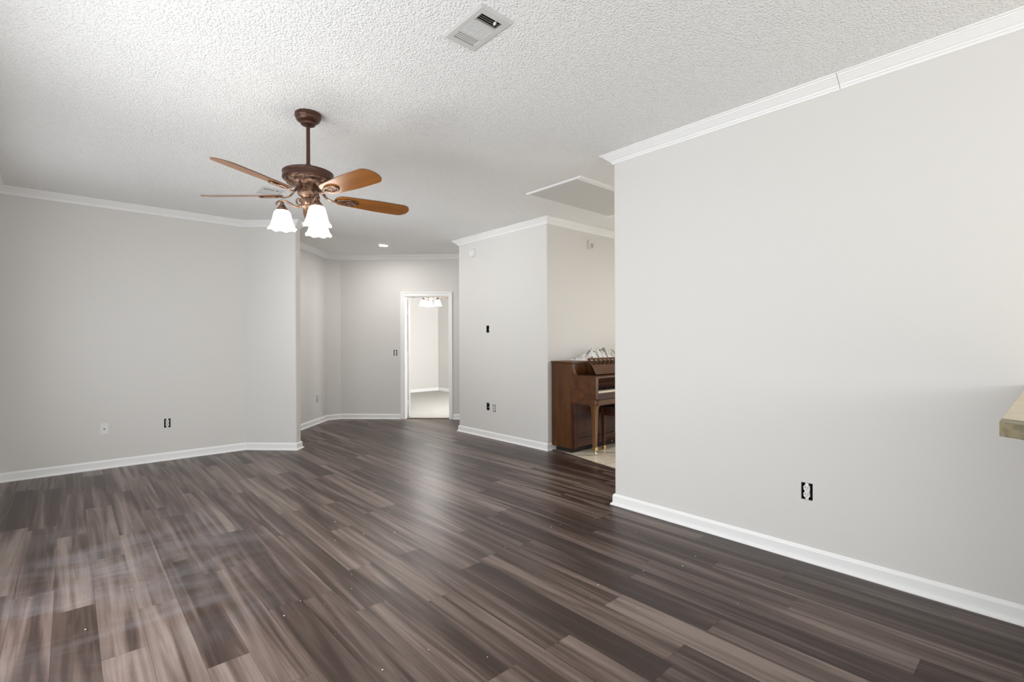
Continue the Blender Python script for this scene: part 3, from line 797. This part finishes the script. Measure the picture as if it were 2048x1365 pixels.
# ------------------------------------------------------------------ piano
FZ = .008
pn = thing('upright_piano', 'brown walnut spinet piano standing against the dining wall', 'piano', (4.213, CY0 - .016, FZ))
WD = 1.46
for sx in (0, WD - .032):
    bm = B(); box(bm, sx, sx + .032, -.305, 0, .055, 1.022, .003); obj('side_panel', bm, M['walnut'], pn)
bm = B(); box(bm, -.012, WD + .012, -.325, .004, 1.022, 1.042, .004); obj('lid', bm, M['walnut_h'], pn)
bm = B(); box(bm, .03, WD - .03, -.03, -.005, .07, 1.02); obj('back_panel', bm, M['walnut'], pn)
for sx in (.008, WD - .058):
    bm = B(); box(bm, sx, sx + .05, -.352, -.300, .058, .62, .006); box(bm, sx + .034, sx + .047, -.358, -.345, .058, .62, .004); obj('stile', bm, M['walnut_red'], pn)
bm = B(); box(bm, .056, WD - .056, -.345, -.325, .075, .62); box(bm, .056, WD - .056, -.352, -.340, .075, .165, .003)
tube(bm, [(.06, -.353, .168), (WD - .06, -.353, .168)], .004, 8); obj('lower_panel', bm, M['walnut_red'], pn)
bm = B(); box(bm, .032, WD - .032, -.302, -.285, .86, 1.022); obj('upper_panel', bm, M['walnut_h'], pn)
for sx in (.002, WD - .047):
    bm = B()
    pr = [(-.300, .625), (-.300, 1.018), (-.312, 1.016), (-.318, .975), (-.328, .935), (-.344, .905), (-.368, .891), (-.40, .887), (-.640, .880), (-.648, .874), (-.650, .862), (-.650, .640), (-.640, .625)]
    prism_yz(bm, pr, sx, sx + .045); obj('key_block', bm, M['walnut_h'], pn)
bm = B(); prism(bm, [(-.006, -.30), (-.006, -.640), (.006, -.662), (.03, -.668), (WD - .03, -.668), (WD - .006, -.662), (WD + .006, -.640), (WD + .006, -.30)], .585, .632)
prism(bm, [(.0, -.30), (.0, -.640), (.03, -.660), (WD - .03, -.660), (WD, -.640), (WD, -.30)], .572, .585); obj('keybed', bm, M['walnut_h'], pn)
bm = B(); box(bm, .047, WD - .047, -.648, -.630, .632, .700, .002); obj('key_slip', bm, M['walnut_red'], pn)
bm = B()
kw = (WD - .094 - .02) / 52
for k in range(52):
    x = .057 + kw * k; box(bm, x + .0006, x + kw - .0006, -.628, -.480, .700, .722)
nf = len(bm.faces)
for o8 in range(8):
    for s_ in (0, 1, 3, 4, 5):
        x = .057 + kw * (o8 * 7 + s_ + 1)
        if x > WD - .08: continue
        box(bm, x - .006, x + .006, -.580, -.480, .722, .734)
bm.faces.ensure_lookup_table()
for f_ in bm.faces[nf:]: f_.material_index = 1
obj('keyboard', bm, [M['ivory'], M['ebony']], pn)['label'] = 'row of ivory and black keys'
bm = B(); prism_yz(bm, [(-.478, .700), (-.495, .716), (-.520, .800), (-.560, .850), (-.545, .858), (-.46, .858), (-.46, .700)], .047, WD - .047); obj('fallboard', bm, M['walnut_red'], pn)
bm = B(); box(bm, .045, WD - .045, -.635, -.300, .862, .882, .004); obj('shelf', bm, M['walnut_h'], pn)
# music desk with a lattice along its upper half
desk = Matrix.Translation((0, -.490, .884)) @ Matrix.Rotation(math.radians(-31), 4, 'X')
bm = B(); X0, X1 = .205, 1.255; DH = .222
box(bm, X0, X1, -.007, .007, 0, DH * .60, .002); box(bm, X0, X1, -.008, .008, DH - .018, DH, .003)
box(bm, X0, X0 + .016, -.008, .008, 0, DH, .003); box(bm, X1 - .016, X1, -.008, .008, 0, DH, .003)
box(bm, X0, X1, -.026, -.006, .0, .010, .002)
md = obj('music_desk', bm, M['walnut_h'], pn); md.matrix_local = desk
bm = B(); z0, z1 = DH * .59, DH - .016
n = 13; st = (X1 - X0 - .03) / n
for k in range(-1, n + 1):
    for sg in (1, -1):
        xa, xb = X0 + .015 + k * st, X0 + .015 + (k + 1.0) * st
        if sg < 0: xa, xb = xb, xa
        za, zb_ = z0, z1
        # clip to the frame
        def clip(xa, za, xb, zb_):
            lo_, hi_ = X0 + .012, X1 - .012
            for _ in range(2):
                if xa < lo_ and xb != xa: za = za + (zb_ - za) * (lo_ - xa) / (xb - xa); xa = lo_
                if xa > hi_ and xb != xa: za = za + (zb_ - za) * (hi_ - xa) / (xb - xa); xa = hi_
                xa, za, xb, zb_ = xb, zb_, xa, za
            return xa, za, xb, zb_
        if max(xa, xb) < X0 + .03 or min(xa, xb) > X1 - .03: continue
        xa, za, xb, zb_ = clip(xa, za, xb, zb_)
        tube(bm, [(xa, 0, za), (xb, 0, zb_)], .0055, 6)
lat = obj('lattice', bm, M['walnut_h'], md)
bm = B(); prism_yz(bm, [(-.44, .884), (-.33, .884), (-.36, 1.03)], .30, .32); prism_yz(bm, [(-.44, .884), (-.33, .884), (-.36, 1.03)], 1.14, 1.16); obj('desk_support', bm, M['walnut_red'], pn)
def taper(bm, cx_, cy_, prof):
    rings = [[bm.verts.new((cx_ + sx * h_, cy_ + sy * h_, z_)) for sx, sy in ((-1, -1), (1, -1), (1, 1), (-1, 1))] for h_, z_ in prof]
    for a, b in zip(rings, rings[1:]):
        for i in range(4): j = (i + 1) % 4; bm.faces.new((a[i], a[j], b[j], b[i]))
    bm.faces.new(rings[0][::-1]); bm.faces.new(rings[-1])
for lx in (.128, WD - .128):
    ly = -.535
    bm = B(); taper(bm, lx, ly, [(.0185, .085), (.026, .44), (.031, .52), (.038, .556)]); lg = obj('leg', bm, M['walnut_leg'], pn)
    bm = B(); taper(bm, lx, ly, [(.039, .556), (.039, .572)]); obj('collar', bm, M['brass'], lg)
    bm = B(); taper(bm, lx, ly, [(.017, .048), (.0225, .058), (.0225, .092), (.020, .094)]); obj('ferrule', bm, M['brass'], lg)
    bm = B()
    bmesh.ops.create_uvsphere(bm, u_segments=16, v_segments=10, radius=.020)
    for v_ in bm.verts: v_.co = Vector((lx + v_.co.x * .55 + .006, ly + v_.co.y - .004, .0205 + v_.co.z))
    box(bm, lx - .006, lx + .016, ly - .006, ly + .006, .036, .050)
    obj('caster', bm, M['chrome'], lg, True)
for px in (.575, .665, .755):
    bm = B(); pts = spline([(px, -.33, .105), (px, -.375, .104), (px, -.415, .096), (px, -.435, .084)], 5)
    tube(bm, pts, [.010] * 6 + [.013] * 6 + [.016] * 4, 10, flat=.5); obj('pedal', bm, M['brass'], pn, True)
bm = B(); box(bm, .045, WD - .045, -.27, -.03, 0, .07); obj('under_shadow', bm, M['dark'], pn)  # black box added as the shadow under the piano

# bench pushed in under the keys
bn = thing('piano_bench', 'dark wooden bench pushed in under the piano keyboard', 'bench', (4.99, 3.465, FZ))
bm = B(); box(bm, -.36, .36, -.165, .165, .490, .515, .006); obj('seat', bm, M['leather'], bn)
bm = B()
box(bm, -.325, .325, -.145, -.127, .405, .490); box(bm, -.325, .325, .127, .145, .405, .490); box(bm, -.330, -.312, -.14, .14, .405, .490); box(bm, .312, .330, -.14, .14, .405, .490)
obj('apron', bm, M['walnut_red'], bn)
for sx in (-1, 1):
    for sy in (-1, 1):
        bm = B(); taper(bm, sx * .322, sy * .134, [(.0155, .045), (.022, .40), (.024, .490)]); lg = obj('leg', bm, M['walnut_red'], bn)
        bm = B(); taper(bm, sx * .322, sy * .134, [(.013, 0), (.018, .006), (.018, .05)]); obj('ferrule', bm, M['brass'], lg)

# crumpled cloth and a wire hoop on the piano lid
LZ = FZ + 1.042
bm = B(); NX, NY = 64, 30
rr = random.Random(11)
ridges = [(rr.uniform(-.34, .3), rr.uniform(-.12, .1), rr.uniform(-1.4, 1.4), rr.uniform(.008, .024), rr.uniform(.014, .035)) for _ in range(46)]
vs = []
for j in range(NY + 1):
    row = []
    for i in range(NX + 1):
        x = -.36 + .59 * i / NX; y = -.135 + .265 * j / NY
        prof = 0
        for (cx_, w_, h_) in ((-.22, .09, .035), (-.03, .13, .120), (.13, .12, .095)): prof = max(prof, h_ * math.exp(-((x - cx_) / w_) ** 2))
        ey = max(0, 1 - abs(y / .135) ** 3) * max(0, min(1, (x + .36) / .06)) * max(0, min(1, (.23 - x) / .05))
        h_ = prof * ey
        for (rx, ry, sl, am, w_) in ridges:
            d = (x - rx) + sl * (y - ry)
            h_ += am * ey * max(0, 1 - (d / w_) ** 2) * .9 - am * .04 * ey
        row.append(bm.verts.new((x + .012 * math.sin(23 * y), y + .01 * math.sin(17 * x), max(.003, h_ + .003))))
    vs.append(row)
for j in range(NY):
    for i in range(NX): bm.faces.new((vs[j][i], vs[j][i + 1], vs[j + 1][i + 1], vs[j + 1][i]))
edge = [e for e in bm.edges if e.is_boundary]
ret = bmesh.ops.extrude_edge_only(bm, edges=edge)
nv = [g for g in ret['geom'] if isinstance(g, bmesh.types.BMVert)]
for v_ in nv: v_.co.z = .0005
o = obj('cloth', bm, M['cloth'], None, True); o.location = (4.83, 3.845, LZ)
tag(o, 'crumpled white cloth with grey stripes lying on top of the piano', 'cloth')
bm = B()
tube(bm, spline([(-.085, 0, .115), (-.075, 0, .122), (-.03, .0, .100), (.01, 0, .055), (.022, 0, .0045)], 6), .0042, 8)
tube(bm, spline([(-.06, .015, .004), (-.055, .015, .07), (-.03, .008, .10)], 6), .0035, 8)
tube(bm, spline([(-.065, .015, .003), (-.02, .02, .003), (.024, .0, .003)], 6), .0035, 8)
o = obj('wire_hoop', bm, M['brass'], None, True); o.location = (5.168, 3.80, LZ + .0015)
tag(o, 'thin brass wire hoop standing on the piano lid right of the cloth', 'wire hoop')

# ------------------------------------------------------------------ crumbs left on the floor
bm = B(); rr = random.Random(3)
spots = [(.74, 2.42), (.92, 2.40), (1.08, 2.45), (.86, 2.12), (1.32, 2.38), (1.52, 2.30), (2.05, 1.62), (2.36, 1.55), (2.62, 2.02), (2.9, 2.2), (1.9, 1.3), (2.4, 1.05),
         (1.45, 3.1), (.25, 3.9), (.05, 2.9), (2.75, 1.45), (2.0, 2.3), (1.1, 1.75), (1.25, 1.55), (2.8, 1.9)]
for sx, sy in spots + [(rr.uniform(.2, 2.9), rr.uniform(1.2, 3.6)) for _ in range(26)]:
    s_ = rr.uniform(.0012, .0035)
    ret = bmesh.ops.create_icosphere(bm, subdivisions=1, radius=s_)
    for v_ in ret['verts']: v_.co = Vector((v_.co.x * rr.uniform(.7, 1.5) + sx, v_.co.y * rr.uniform(.7, 1.4) + sy, v_.co.z * .7 + s_ * .7))
tag(obj('drywall_crumbs', bm, M['crumb']), 'tiny white drywall crumbs scattered over the dark plank floor', 'debris', kind='stuff')
